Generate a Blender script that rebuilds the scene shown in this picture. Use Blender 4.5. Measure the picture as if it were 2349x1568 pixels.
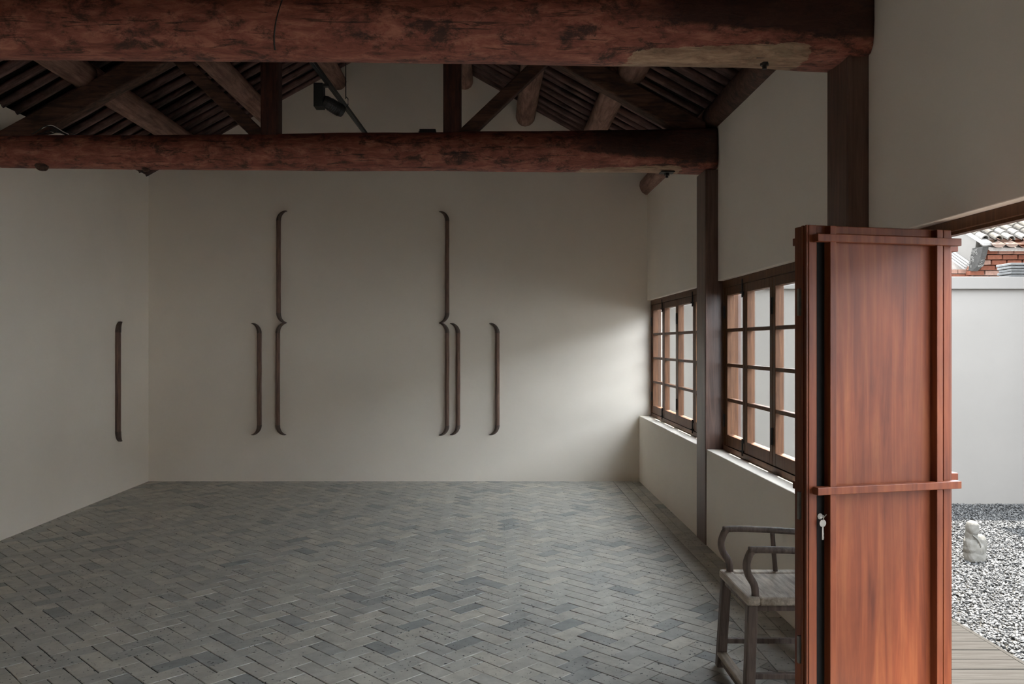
import bpy, bmesh, math, random
import numpy as np
from mathutils import Vector, Matrix, noise

random.seed(7)
for o in list(bpy.data.objects):
    bpy.data.objects.remove(o, do_unlink=True)
scene = bpy.context.scene
COL = scene.collection

# ------------------------------------------------------------------ camera
F = 1880.0                    # focal length in pixels of the 2349 px wide frame
K = F / 1980.0
def D(y):                     # depths were measured for f = 1980
    return y * K
EYE = 1.6
cam_data = bpy.data.cameras.new('camera')
cam = bpy.data.objects.new('camera', cam_data)
COL.objects.link(cam)
cam.location = (0, 0, EYE)
cam.rotation_euler = (math.pi / 2, 0, 0)
cam_data.sensor_fit = 'HORIZONTAL'
cam_data.sensor_width = 36.0
cam_data.lens = F / 2349.0 * 36.0
cam_data.shift_x = (1174.5 - 1132.0) / 2349.0
cam_data.shift_y = (786.0 - 784.0) / 2349.0
cam_data.clip_start = 0.05
cam_data.clip_end = 200
scene.camera = cam

# ------------------------------------------------------------------ light
world = bpy.data.worlds.new('world')
scene.world = world
world.use_nodes = True
wn = world.node_tree.nodes
wl = world.node_tree.links
wn.clear()
w_out = wn.new('ShaderNodeOutputWorld')
w_bg = wn.new('ShaderNodeBackground')
w_bg.inputs['Color'].default_value = (0.87, 0.94, 1.03, 1)
w_bg.inputs['Strength'].default_value = 1.0
wl.new(w_bg.outputs[0], w_out.inputs[0])

sun_data = bpy.data.lights.new('sun', 'SUN')
sun = bpy.data.objects.new('sun', sun_data)
COL.objects.link(sun)
sun.rotation_euler = Vector((0.20, 0.33, 1.0)).to_track_quat('Z', 'Y').to_euler()
sun_data.energy = 3.2
sun_data.angle = math.radians(1.2)
sun_data.color = (1.0, 0.95, 0.88)

vs = scene.view_settings
vs.view_transform = 'Standard'
vs.look = 'None'
vs.gamma = 1.0
vs.use_curve_mapping = False
vs.exposure = 3.66
scene.cycles.max_bounces = 14
scene.cycles.diffuse_bounces = 10
scene.cycles.glossy_bounces = 4
scene.cycles.transparent_max_bounces = 24
scene.cycles.sample_clamp_indirect = 6.0

# ------------------------------------------------------------------ materials
def new_mat(name):
    m = bpy.data.materials.new(name)
    m.use_nodes = True
    nt = m.node_tree
    b = nt.nodes['Principled BSDF']
    return m, nt, b

def nnode(nt, kind, **kw):
    n = nt.nodes.new(kind)
    for k, v in kw.items():
        setattr(n, k, v)
    return n

def ramp(nt, src, stops):
    r = nt.nodes.new('ShaderNodeValToRGB')
    el = r.color_ramp.elements
    while len(el) < len(stops):
        el.new(0.5)
    for e, (p, c) in zip(el, stops):
        e.position = p
        e.color = (c[0], c[1], c[2], 1) if not isinstance(c, float) else (c, c, c, 1)
    nt.links.new(src, r.inputs[0])
    return r

def coords(nt, scale=(1, 1, 1), kind='Object'):
    t = nt.nodes.new('ShaderNodeTexCoord')
    mp = nt.nodes.new('ShaderNodeMapping')
    mp.inputs['Scale'].default_value = scale
    nt.links.new(t.outputs[kind], mp.inputs[0])
    return mp.outputs[0]

def noise_tex(nt, vec, scale, detail=6, rough=0.6, dist=0.0):
    n = nt.nodes.new('ShaderNodeTexNoise')
    n.inputs['Scale'].default_value = scale
    n.inputs['Detail'].default_value = detail
    n.inputs['Roughness'].default_value = rough
    n.inputs['Distortion'].default_value = dist
    nt.links.new(vec, n.inputs['Vector'])
    return n.outputs['Fac']

def mix_col(nt, fac, a, b, mode='MIX'):
    m = nt.nodes.new('ShaderNodeMix')
    m.data_type = 'RGBA'
    m.blend_type = mode
    def put(sock, v):
        if hasattr(v, 'is_output') or isinstance(v, bpy.types.NodeSocket):
            nt.links.new(v, sock)
        elif isinstance(v, (int, float)):
            sock.default_value = v
        else:
            sock.default_value = (v[0], v[1], v[2], 1)
    put(m.inputs[0], fac)
    put(m.inputs[6], a)
    put(m.inputs[7], b)
    return m.outputs[2]

def add_bump(nt, b, src, strength=0.2, dist=0.01):
    bp = nt.nodes.new('ShaderNodeBump')
    bp.inputs['Strength'].default_value = strength
    bp.inputs['Distance'].default_value = dist
    nt.links.new(src, bp.inputs['Height'])
    nt.links.new(bp.outputs[0], b.inputs['Normal'])

def plaster(name, c, var=0.05, rough=0.9, bump=0.15):
    m, nt, b = new_mat(name)
    v = coords(nt)
    n1 = noise_tex(nt, v, 1.3, 5, 0.55)
    lo = tuple(x * (1 - var) for x in c)
    hi = tuple(min(1, x * (1 + var)) for x in c)
    r = ramp(nt, n1, [(0.3, lo), (0.7, hi)])
    nt.links.new(r.outputs[0], b.inputs['Base Color'])
    b.inputs['Roughness'].default_value = rough
    n2 = noise_tex(nt, v, 14, 4, 0.6)
    add_bump(nt, b, n2, bump, 0.004)
    return m

def wood(name, dark, light, axis=2, rough=0.5, stretch=14.0, scale=3.0, spec=0.5, bump=0.25, mottled=0.0, mott_col=(0.01, 0.008, 0.007), lo=0.33, hi=0.68):
    """grain stretched along an axis, plus optional blotches"""
    m, nt, b = new_mat(name)
    s = [stretch] * 3
    s[axis] = 1.0
    v = coords(nt, tuple(s))
    g = noise_tex(nt, v, scale, 7, 0.62, 0.6)
    r = ramp(nt, g, [(lo, dark), (hi, light)])
    out = r.outputs[0]
    if mottled > 0:
        s2 = [4.0] * 3
        s2[axis] = 1.4
        v2 = coords(nt, tuple(s2))
        g2 = noise_tex(nt, v2, 2.4, 8, 0.72, 0.4)
        r2 = ramp(nt, g2, [(0.46, 0.0), (0.60, 1.0)])
        mm = nt.nodes.new('ShaderNodeMath')
        mm.operation = 'MULTIPLY'
        nt.links.new(r2.outputs[0], mm.inputs[0])
        mm.inputs[1].default_value = mottled
        out = mix_col(nt, mm.outputs[0], out, mott_col)
    nt.links.new(out, b.inputs['Base Color'])
    b.inputs['Roughness'].default_value = rough
    b.inputs['Specular IOR Level'].default_value = spec
    add_bump(nt, b, g, bump, 0.006)
    return m

def plain(name, c, rough=0.5, metal=0.0):
    m, nt, b = new_mat(name)
    v = coords(nt)
    n1 = noise_tex(nt, v, 30, 3, 0.5)
    r = ramp(nt, n1, [(0.3, tuple(x * 0.85 for x in c)), (0.7, tuple(min(1, x * 1.12) for x in c))])
    nt.links.new(r.outputs[0], b.inputs['Base Color'])
    b.inputs['Roughness'].default_value = rough
    b.inputs['Metallic'].default_value = metal
    return m

M = {}
M['plaster'] = plaster('warm white plaster', (0.90, 0.83, 0.73), 0.03)
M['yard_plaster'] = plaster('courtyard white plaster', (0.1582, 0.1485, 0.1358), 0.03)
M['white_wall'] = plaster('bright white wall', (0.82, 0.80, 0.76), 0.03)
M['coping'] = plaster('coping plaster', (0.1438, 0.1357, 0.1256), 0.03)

def beam_material():
    m, nt, b = new_mat('red stained old log')
    v = coords(nt, (1.6, 5.0, 5.0))
    g = noise_tex(nt, v, 3.8, 10, 0.74, 0.5)
    r = ramp(nt, g, [(0.30, (0.12, 0.042, 0.031)), (0.50, (0.33, 0.105, 0.072)), (0.70, (0.56, 0.24, 0.165))])
    v2 = coords(nt, (1.1, 1.9, 1.9))
    g2 = noise_tex(nt, v2, 5.0, 10, 0.78, 0.35)
    r2 = ramp(nt, g2, [(0.50, 0.0), (0.60, 0.88)])
    c1 = mix_col(nt, r2.outputs[0], r.outputs[0], (0.040, 0.022, 0.018))
    # worn bare wood, mostly on the underside near the door end
    geo = nt.nodes.new('ShaderNodeTexCoord')
    sx = nt.nodes.new('ShaderNodeSeparateXYZ')
    nt.links.new(geo.outputs['Object'], sx.inputs[0])
    mrx = nt.nodes.new('ShaderNodeMapRange'); mrx.interpolation_type = 'SMOOTHSTEP'
    nt.links.new(sx.outputs['X'], mrx.inputs[0])
    mrx.inputs[1].default_value = 1.1; mrx.inputs[2].default_value = 2.3
    mrz = nt.nodes.new('ShaderNodeMapRange'); mrz.interpolation_type = 'SMOOTHSTEP'
    nt.links.new(sx.outputs['Z'], mrz.inputs[0])
    mrz.inputs[1].default_value = -0.10; mrz.inputs[2].default_value = -0.175
    mrx2 = nt.nodes.new('ShaderNodeMapRange'); mrx2.interpolation_type = 'SMOOTHSTEP'
    nt.links.new(sx.outputs['X'], mrx2.inputs[0])
    mrx2.inputs[1].default_value = 2.66; mrx2.inputs[2].default_value = 2.46
    mrm = nt.nodes.new('ShaderNodeMath'); mrm.operation = 'MULTIPLY'
    nt.links.new(mrx.outputs[0], mrm.inputs[0]); nt.links.new(mrx2.outputs[0], mrm.inputs[1])
    g3 = noise_tex(nt, v2, 4.5, 8, 0.7, 0.3)
    mA = nt.nodes.new('ShaderNodeMath'); mA.operation = 'MULTIPLY'
    nt.links.new(mrm.outputs[0], mA.inputs[0]); nt.links.new(mrz.outputs[0], mA.inputs[1])
    mB = nt.nodes.new('ShaderNodeMath'); mB.operation = 'ADD'
    nt.links.new(mA.outputs[0], mB.inputs[0]); nt.links.new(g3, mB.inputs[1])
    r3 = ramp(nt, mB.outputs[0], [(0.98, 0.0), (1.40, 0.7)])
    rw = ramp(nt, g, [(0.32, (0.20, 0.12, 0.07)), (0.62, (0.60, 0.45, 0.29))])
    c2 = mix_col(nt, r3.outputs[0], c1, rw.outputs[0])
    # fine cracks along the grain
    v4 = coords(nt, (1.0, 16.0, 16.0))
    g4 = noise_tex(nt, v4, 2.6, 6, 0.6, 1.2)
    r4 = ramp(nt, g4, [(0.60, 0.0), (0.66, 0.75)])
    c3 = mix_col(nt, r4.outputs[0], c2, (0.015, 0.009, 0.008))
    # black stain on the squared end by the column, lower edge sloping down towards the end
    mx = nt.nodes.new('ShaderNodeMapRange'); mx.interpolation_type = 'SMOOTHSTEP'
    nt.links.new(sx.outputs['X'], mx.inputs[0])
    mx.inputs[1].default_value = 1.55; mx.inputs[2].default_value = 2.0
    e1 = nt.nodes.new('ShaderNodeMath'); e1.operation = 'MULTIPLY_ADD'
    nt.links.new(sx.outputs['X'], e1.inputs[0]); e1.inputs[1].default_value = 0.09
    nt.links.new(sx.outputs['Z'], e1.inputs[2])
    e2 = nt.nodes.new('ShaderNodeMath'); e2.operation = 'MULTIPLY_ADD'
    nt.links.new(g2, e2.inputs[0]); e2.inputs[1].default_value = 0.09
    nt.links.new(e1.outputs[0], e2.inputs[2])
    mz = nt.nodes.new('ShaderNodeMapRange'); mz.interpolation_type = 'SMOOTHSTEP'
    nt.links.new(e2.outputs[0], mz.inputs[0])
    mz.inputs[1].default_value = 0.155; mz.inputs[2].default_value = 0.185
    mm = nt.nodes.new('ShaderNodeMath'); mm.operation = 'MULTIPLY'
    nt.links.new(mx.outputs[0], mm.inputs[0]); nt.links.new(mz.outputs[0], mm.inputs[1])
    m9 = nt.nodes.new('ShaderNodeMath'); m9.operation = 'MULTIPLY'
    nt.links.new(mm.outputs[0], m9.inputs[0]); m9.inputs[1].default_value = 0.9
    c3 = mix_col(nt, m9.outputs[0], c3, (0.030, 0.014, 0.011))
    nt.links.new(c3, b.inputs['Base Color'])
    b.inputs['Roughness'].default_value = 0.62
    b.inputs['Specular IOR Level'].default_value = 0.35
    add_bump(nt, b, g, 0.5, 0.012)
    return m
M['beam'] = beam_material()
M['truss'] = wood('dark truss timber', (0.0420, 0.0238, 0.0182), (0.1750, 0.0868, 0.0602), 0, 0.7, 10, 3.0, 0.3, 0.4, 0.5)
M['post'] = wood('dark red post timber', (0.0296, 0.0118, 0.0093), (0.1099, 0.0406, 0.0287), 2, 0.6, 10, 3.0, 0.35, 0.35, 0.5)
M['log'] = wood('brown purlin log', (0.16, 0.082, 0.062), (0.42, 0.25, 0.195), 1, 0.75, 9, 2.6, 0.3, 0.5, 0.35, (0.05, 0.028, 0.022))
M['rafter'] = wood('dark rafter pole', (0.045, 0.028, 0.026), (0.27, 0.155, 0.135), 0, 0.75, 9, 2.2, 0.3, 0.5, 0.55, (0.02, 0.015, 0.015))
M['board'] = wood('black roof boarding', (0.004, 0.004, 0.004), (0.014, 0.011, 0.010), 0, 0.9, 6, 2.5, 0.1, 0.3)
M['column'] = wood('oiled brown column', (0.080, 0.046, 0.036), (0.17, 0.095, 0.070), 2, 0.36, 16, 2.5, 0.5, 0.12)
M['sash'] = wood('brown window timber', (0.080, 0.036, 0.018), (0.165, 0.076, 0.036), 2, 0.5, 16, 3.0, 0.25, 0.12)
def door_material():
    m, nt, b = new_mat('glossy orange brown door timber')
    v = coords(nt, (13, 13, 0.7))
    g = noise_tex(nt, v, 2.2, 7, 0.6, 0.5)
    r = ramp(nt, g, [(0.28, (0.085, 0.020, 0.009)), (0.5, (0.15, 0.038, 0.015)), (0.74, (0.20, 0.064, 0.024))])
    v2 = coords(nt, (2.5, 2.5, 1.0))
    g2 = noise_tex(nt, v2, 1.6, 5, 0.6, 0.4)
    r2 = ramp(nt, g2, [(0.35, (0.72, 0.72, 0.72)), (0.68, (1.15, 1.12, 1.05))])
    c = mix_col(nt, 1.0, r.outputs[0], r2.outputs[0], 'MULTIPLY')
    nt.links.new(c, b.inputs['Base Color'])
    b.inputs['Roughness'].default_value = 0.42
    b.inputs['Specular IOR Level'].default_value = 0.24
    add_bump(nt, b, g, 0.06, 0.004)
    return m
M['door'] = door_material()
M['door_dark'] = plain('black lock strip', (0.008, 0.0075, 0.007), 0.6)
M['door_dark'].node_tree.nodes['Principled BSDF'].inputs['Specular IOR Level'].default_value = 0.1
M['chair'] = wood('weathered grey brown chair timber', (0.085, 0.062, 0.05), (0.22, 0.165, 0.135), 2, 0.55, 14, 3.5, 0.4, 0.25)
M['seat'] = wood('worn pale seat timber', (0.30, 0.25, 0.19), (0.62, 0.53, 0.42), 1, 0.6, 14, 4.0, 0.35, 0.3, 0.35, (0.13, 0.09, 0.06))
M['ornament'] = wood('dark walnut rod', (0.0950, 0.0608, 0.0494), (0.2660, 0.1615, 0.1178), 2, 0.6, 16, 4.0, 0.35, 0.4)
M['ornament_tip'] = wood('dark walnut tip', (0.0640, 0.0480, 0.0416), (0.1600, 0.1120, 0.0880), 2, 0.55, 12, 4.0, 0.35, 0.3)
M['black_metal'] = plain('black metal', (0.02, 0.021, 0.022), 0.45)
M['steel'] = plain('worn steel', (0.20, 0.19, 0.17), 0.45, 0.9)
M['white_plastic'] = plain('white cable', (0.7, 0.68, 0.64), 0.5)
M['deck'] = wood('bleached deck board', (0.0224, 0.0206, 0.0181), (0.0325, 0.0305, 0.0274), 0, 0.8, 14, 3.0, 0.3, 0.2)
M['under'] = plain('dark soil under deck', (0.05, 0.047, 0.042), 0.95)
M['foundation'] = plaster('foundation stone', (0.0822, 0.0762, 0.0682), 0.1)

def stone_material():
    m, nt, b = new_mat('pale carved stone')
    v = coords(nt)
    g = noise_tex(nt, v, 22, 7, 0.7)
    r = ramp(nt, g, [(0.3, (0.095, 0.089, 0.076)), (0.7, (0.13, 0.125, 0.114))])
    nt.links.new(r.outputs[0], b.inputs['Base Color'])
    b.inputs['Roughness'].default_value = 0.9
    add_bump(nt, b, g, 0.5, 0.006)
    return m
M['stone'] = stone_material()

def tone_material(name, stops, rough, pits=True, nscale=9.0):
    """colour picked by the per-piece mesh attribute 'tone' with grain and pits"""
    m, nt, b = new_mat(name)
    at = nt.nodes.new('ShaderNodeAttribute')
    at.attribute_name = 'tone'
    r = ramp(nt, at.outputs['Fac'], stops)
    geo = nt.nodes.new('ShaderNodeNewGeometry')
    g = noise_tex(nt, geo.outputs['Position'], nscale, 8, 0.65)
    gr = ramp(nt, g, [(0.25, (0.72, 0.72, 0.72)), (0.75, (1.22, 1.22, 1.22))])
    c = mix_col(nt, 1.0, r.outputs[0], gr.outputs[0], 'MULTIPLY')
    if pits:
        p = noise_tex(nt, geo.outputs['Position'], 48, 3, 0.5)
        q = noise_tex(nt, geo.outputs['Position'], 3.0, 3, 0.5)
        ad = nt.nodes.new('ShaderNodeMath'); ad.operation = 'MULTIPLY_ADD'
        nt.links.new(q, ad.inputs[0]); ad.inputs[1].default_value = 0.18
        nt.links.new(p, ad.inputs[2])
        pr = ramp(nt, ad.outputs[0], [(0.745, 0.0), (0.775, 1.0)])
        c = mix_col(nt, pr.outputs[0], c, (0.012, 0.014, 0.014))
        # pale scuffs
        s = noise_tex(nt, geo.outputs['Position'], 26, 2, 0.4, 3.0)
        sr = ramp(nt, s, [(0.74, 0.0), (0.80, 0.5)])
        c = mix_col(nt, sr.outputs[0], c, (0.42, 0.41, 0.38))
    nt.links.new(c, b.inputs['Base Color'])
    b.inputs['Roughness'].default_value = rough
    b.inputs['Specular IOR Level'].default_value = 0.5
    add_bump(nt, b, g, 0.25, 0.004)
    return m
M['brick'] = tone_material('grey floor brick', [(0.0, (0.2977, 0.3097, 0.2930)), (0.2, (0.3859, 0.3885, 0.3613)), (0.55, (0.4851, 0.4725, 0.4199)), (0.93, (0.5733, 0.5408, 0.4638)), (1.0, (0.6394, 0.5145, 0.3711))], 0.5)
M['mortar'] = plain('dark floor joint', (0.012, 0.014, 0.014), 0.95)
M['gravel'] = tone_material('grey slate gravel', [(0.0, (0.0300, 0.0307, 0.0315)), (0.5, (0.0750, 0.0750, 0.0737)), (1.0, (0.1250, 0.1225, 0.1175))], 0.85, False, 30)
M['redbrick'] = tone_material('red brick', [(0.0, (0.0807, 0.0311, 0.0200)), (0.5, (0.1243, 0.0496, 0.0311)), (1.0, (0.1554, 0.1117, 0.0903))], 0.9, False, 25)
M['brick_mortar'] = plain('pale brick joint', (0.1117, 0.0992, 0.0873), 0.95)
M['pan_tile'] = tone_material('red clay pan tile', [(0.0, (0.0746, 0.0373, 0.0262)), (0.5, (0.1043, 0.0670, 0.0502)), (1.0, (0.1230, 0.1043, 0.0897))], 0.9, False, 20)
M['barrel_tile'] = tone_material('lime washed barrel tile', [(0.0, (0.0570, 0.0524, 0.0461)), (0.5, (0.0951, 0.0857, 0.0713)), (1.0, (0.1109, 0.1045, 0.0951))], 0.9, False, 20)
M['carved'] = tone_material('weathered carved brick', [(0.0, (0.018, 0.017, 0.0155)), (1.0, (0.11, 0.104, 0.094))], 0.9, False, 20)
M['carved'].node_tree.nodes['Principled BSDF'].inputs['Specular IOR Level'].default_value = 0.0
M['grey_tile'] = tone_material('grey ridge tile', [(0.0, (0.0635, 0.0635, 0.0617)), (1.0, (0.1043, 0.1043, 0.1008))], 0.9, False, 20)

def glass_material():
    m = bpy.data.materials.new('window glass')
    m.use_nodes = True
    nt = m.node_tree
    nt.nodes.clear()
    out = nt.nodes.new('ShaderNodeOutputMaterial')
    tr = nt.nodes.new('ShaderNodeBsdfTransparent')
    tr.inputs[0].default_value = (0.955, 0.96, 0.955, 1)
    gl = nt.nodes.new('ShaderNodeBsdfGlossy')
    gl.inputs['Roughness'].default_value = 0.02
    lw_ = nt.nodes.new('ShaderNodeLayerWeight')      # same from both sides of a thin pane
    lw_.inputs[0].default_value = 0.5
    pw = nt.nodes.new('ShaderNodeMath'); pw.operation = 'POWER'
    nt.links.new(lw_.outputs['Facing'], pw.inputs[0])
    pw.inputs[1].default_value = 4.0
    fr = nt.nodes.new('ShaderNodeMath'); fr.operation = 'MULTIPLY_ADD'
    nt.links.new(pw.outputs[0], fr.inputs[0])
    fr.inputs[1].default_value = 0.55
    fr.inputs[2].default_value = 0.03
    mx = nt.nodes.new('ShaderNodeMixShader')
    nt.links.new(fr.outputs[0], mx.inputs[0])
    nt.links.new(tr.outputs[0], mx.inputs[1])
    nt.links.new(gl.outputs[0], mx.inputs[2])
    nt.links.new(mx.outputs[0], out.inputs[0])
    return m
M['glass'] = glass_material()
for k_ in ('deck', 'gravel', 'stone', 'yard_plaster', 'coping', 'under', 'redbrick', 'brick_mortar', 'pan_tile', 'barrel_tile', 'grey_tile', 'foundation', 'white_wall'):
    M[k_].node_tree.nodes['Principled BSDF'].inputs['Specular IOR Level'].default_value = 0.0

# ------------------------------------------------------------------ helpers
class MB:
    def __init__(self):
        self.v = []
        self.f = []
    def quadbox(self, x0, x1, y0, y1, z0, z1):
        n = len(self.v)
        self.v += [(x0, y0, z0), (x1, y0, z0), (x1, y1, z0), (x0, y1, z0), (x0, y0, z1), (x1, y0, z1), (x1, y1, z1), (x0, y1, z1)]
        self.f += [tuple(n + i for i in q) for q in ((3, 2, 1, 0), (4, 5, 6, 7), (0, 1, 5, 4), (1, 2, 6, 5), (2, 3, 7, 6), (3, 0, 4, 7))]
        return self
    def prism(self, poly, axis, a0, a1):
        """poly: 2D points; extruded along axis (0 x,1 y,2 z) from a0 to a1"""
        n = len(self.v)
        k = len(poly)
        for a in (a0, a1):
            for p in poly:
                q = list(p)
                q.insert(axis, a)
                self.v.append(tuple(q))
        self.f.append(tuple(n + i for i in range(k))[::-1])
        self.f.append(tuple(n + k + i for i in range(k)))
        for i in range(k):
            j = (i + 1) % k
            self.f.append((n + i, n + j, n + k + j, n + k + i))
        return self
    def loft(self, rings, cap=True, closed=True):
        n = len(self.v)
        k = len(rings[0])
        for r in rings:
            self.v += [tuple(p) for p in r]
        for i in range(len(rings) - 1):
            for j in range(k if closed else k - 1):
                a = n + i * k + j
                b = n + i * k + (j + 1) % k
                self.f.append((a, b, b + k, a + k))
        if cap:
            self.f.append(tuple(n + j for j in range(k))[::-1])
            self.f.append(tuple(n + (len(rings) - 1) * k + j for j in range(k)))
        return self
    def tube(self, path, radii, n=10, flat=None, up=(0, 0, 1)):
        """round (or flattened) sweep along path"""
        path = [Vector(p) for p in path]
        if not hasattr(radii, '__len__'):
            radii = [radii] * len(path)
        rings = []
        for i, p in enumerate(path):
            t = (path[min(i + 1, len(path) - 1)] - path[max(i - 1, 0)]).normalized()
            u = Vector(up)
            if abs(t.dot(u)) > 0.98:
                u = Vector((0, 1, 0))
            s = t.cross(u).normalized()
            w = s.cross(t).normalized()
            ring = []
            r = radii[i]
            ra, rb = (r if not isinstance(r, tuple) else r[0]), (r if not isinstance(r, tuple) else r[1])
            for j in range(n):
                a = 2 * math.pi * j / n
                ring.append(p + s * (math.cos(a) * ra) + w * (math.sin(a) * rb))
            rings.append(ring)
        return self.loft(rings)
    def obox(self, p0, p1, w, h, up=(0, 0, 1)):
        """square bar from p0 to p1, w sideways and h along up"""
        p0, p1 = Vector(p0), Vector(p1)
        t = (p1 - p0).normalized()
        u = Vector(up)
        if abs(t.dot(u)) > 0.98:
            u = Vector((0, 1, 0))
        s = t.cross(u).normalized()
        q = s.cross(t).normalized()
        rings = []
        for p in (p0, p1):
            rings.append([p + s * (a * w / 2) + q * (b * h / 2) for a, b in ((-1, -1), (1, -1), (1, 1), (-1, 1))])
        return self.loft(rings)
    def mesh(self, name, mat, smooth=False):
        me = bpy.data.meshes.new(name)
        me.from_pydata([tuple(p) for p in self.v], [], self.f)
        bm = bmesh.new()
        bm.from_mesh(me)
        bmesh.ops.recalc_face_normals(bm, faces=bm.faces)
        bm.to_mesh(me)
        bm.free()
        me.materials.append(mat)
        if smooth:
            me.polygons.foreach_set('use_smooth', [True] * len(me.polygons))
        return me
    def build(self, name, mat, parent=None, smooth=False, bevel=0.0, world=True, origin=None):
        """vertices in world space when world is True; parent must be unrotated then"""
        off = Vector(origin) if origin else None
        if off:
            self.v = [tuple(Vector(p) - off) for p in self.v]
        me = self.mesh(name, mat, smooth)
        o = bpy.data.objects.new(name, me)
        COL.objects.link(o)
        loc = off if off else Vector((0, 0, 0))
        if parent is not None:
            o.parent = parent
            if world:
                q = parent
                acc = Vector((0, 0, 0))
                while q is not None:
                    acc += Vector(q.location)
                    q = q.parent
                loc = loc - acc
        o.location = loc
        if bevel > 0:
            bv = o.modifiers.new('bevel', 'BEVEL')
            bv.width = bevel
            bv.segments = 2
            bv.limit_method = 'ANGLE'
        return o

def box(name, mat, b, parent=None, bevel=0.0, world=True):
    return MB().quadbox(*b).build(name, mat, parent, bevel=bevel, world=world)

def empty(name, loc, rz=0.0):
    o = bpy.data.objects.new(name, None)
    COL.objects.link(o)
    o.location = loc
    o.rotation_euler = (0, 0, rz)
    o.empty_display_size = 0.1
    return o

def tag(o, label, cat, group=None):
    o['label'] = label
    o['category'] = cat
    if group:
        o['group'] = group
    return o

def struct(o, label=None):
    o['kind'] = 'structure'
    if label:
        o['label'] = label
    return o

def copy_tree(o, parent=None):
    c = o.copy()
    COL.objects.link(c)
    c.parent = parent
    for ch in o.children:
        copy_tree(ch, c)
    return c

def set_tone(me, t):
    at = me.attributes.new('tone', 'FLOAT', 'FACE')
    at.data.foreach_set('value', np.full(len(me.polygons), t, dtype=np.float32))

def log_rings(axis, a0, a1, c_fn, r_fn, steps=40, n=22, seed=0.0, rough=0.06, sq_fn=None):
    rings = []
    for i in range(steps + 1):
        t = i / steps
        a = a0 + (a1 - a0) * t
        c0, c1 = c_fn(t)
        r = r_fn(t)
        ring = []
        for j in range(n):
            th = 2 * math.pi * j / n
            ca, sa = math.cos(th), math.sin(th)
            e = 1.0
            if sq_fn:
                k = sq_fn(t)
                p = 2.0 + 7.0 * k
                e = (abs(ca) ** p + abs(sa) ** p) ** (-1 / p)
                e = 1 + (e - 1) * k * 0.75
            rr = r * e * (1 + rough * noise.noise(Vector((a * 1.6 + seed, ca * 1.4, sa * 1.4 + seed))) + rough * 0.35 * noise.noise(Vector((a * 7 + seed, ca * 4, sa * 4))))
            p = [c0 + ca * rr, c1 + sa * rr]
            p.insert(axis, a)
            ring.append(p)
        rings.append(ring)
    return rings

# ------------------------------------------------------------------ key dimensions
XL = -3.995                  # blank side wall face
XD = 1.687                   # dado face on the window side
XW = 1.78                    # upper wall face
XG = 1.83                    # window frame face
XO = 1.95                    # outer wall face
YF = D(9.995)                # far wall
YN = -1.45                   # near wall
RX, RZ, SL = -1.065, 5.14, 0.556    # ridge line (underside of rafters) and slope
HEAD = 2.09
SILL = 0.757
COLY = [(D(6.845), D(7.137)), (D(4.098), D(4.349)), (D(1.33), D(1.58))]
TRY = [D(6.99), D(4.22), D(1.455)]
GZ = -0.30                   # gravel level
def roof_z(x):
    return RZ - SL * abs(x - RX)

# ------------------------------------------------------------------ setting: walls
gable = [(XL - 0.3, -0.4), (XO, -0.4), (XO, roof_z(XO) + 0.02), (RX, RZ + 0.05), (XL - 0.3, roof_z(XL - 0.3) + 0.02)]
far = MB().prism(gable, 1, YF, YF + 0.3).build('wall_far', M['plaster'])
struct(far, 'plain warm white plaster gable wall behind the hung wooden rods')
near_wall = MB().prism(gable, 1, YN - 0.3, YN).build('wall_near', M['plaster'])
struct(near_wall, 'plain plaster gable wall behind the viewer')
lw = box('wall_left', M['plaster'], (XL - 0.3, XL, YN - 0.0, YF, -0.4, roof_z(XL) + 0.02))
struct(lw, 'blank warm white plaster side wall opposite the windows')

# window side: upper walls, dados, one per bay
bays = [(COLY[0][1], YF), (COLY[1][1], COLY[0][0]), (COLY[2][1], COLY[1][0]), (YN, COLY[2][0])]
wall_r = empty('wall_right', (XW, 0, 0))
struct(wall_r, 'warm white plaster wall with windows and folding door')
for i, (y0, y1) in enumerate(bays):
    box('upper_wall', M['plaster'], (XW, XO, y0, y1, HEAD, roof_z(XO) - 0.01), wall_r, bevel=0.004)
    if i != 2:
        box('dado', M['plaster'], (XD, XO, y0, y1, -0.05, SILL), wall_r, bevel=0.006)
box('foundation', M['foundation'], (XW, XO + 0.02, YN - 0.3, YF + 0.3, -0.45, -0.05), wall_r)

for (y0, y1) in COLY:      # wall behind the beam ends, above the posts
    box('upper_wall', M['plaster'], (XW, XO, y0, y1, 2.975, roof_z(XO) - 0.01), wall_r)
# posts of the window side
for i, (y0, y1) in enumerate(COLY):
    c = empty('wooden_column', (XD + 0.12, (y0 + y1) / 2, 0))
    box('shaft', M['column'], (XD - 0.008, XO + 0.015, y0, y1, -0.02, 2.975), c, bevel=0.008)
    # narrow quirk moulding on the corner towards the viewer
    box('corner_bead', M['column'], (XD - 0.006, XD + 0.012, y0 - 0.008, y0, 0.0, 2.97), c, bevel=0.002)
    tag(c, ['square brown wooden column between the two casement windows',
            'square brown wooden column between the casement window and the folding door',
            'square brown wooden column on the near side of the door opening'][i], 'column')

# ------------------------------------------------------------------ floor
floor = MB().quadbox(XL, XO, YN, YF, -0.08, -0.005).build('floor', M['mortar'])
struct(floor, 'grey brick floor laid in a herringbone with a straight border')
W_B, L_B = 0.1015, 0.2035
XB = 1.385
rot = 1 / math.sqrt(2)
AX = Vector((rot, rot))      # long axis of one brick family
BX = Vector((rot, -rot))     # long axis of the other, the one with the wide joints
anchor = Vector((-0.407, D(5.023)))

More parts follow.
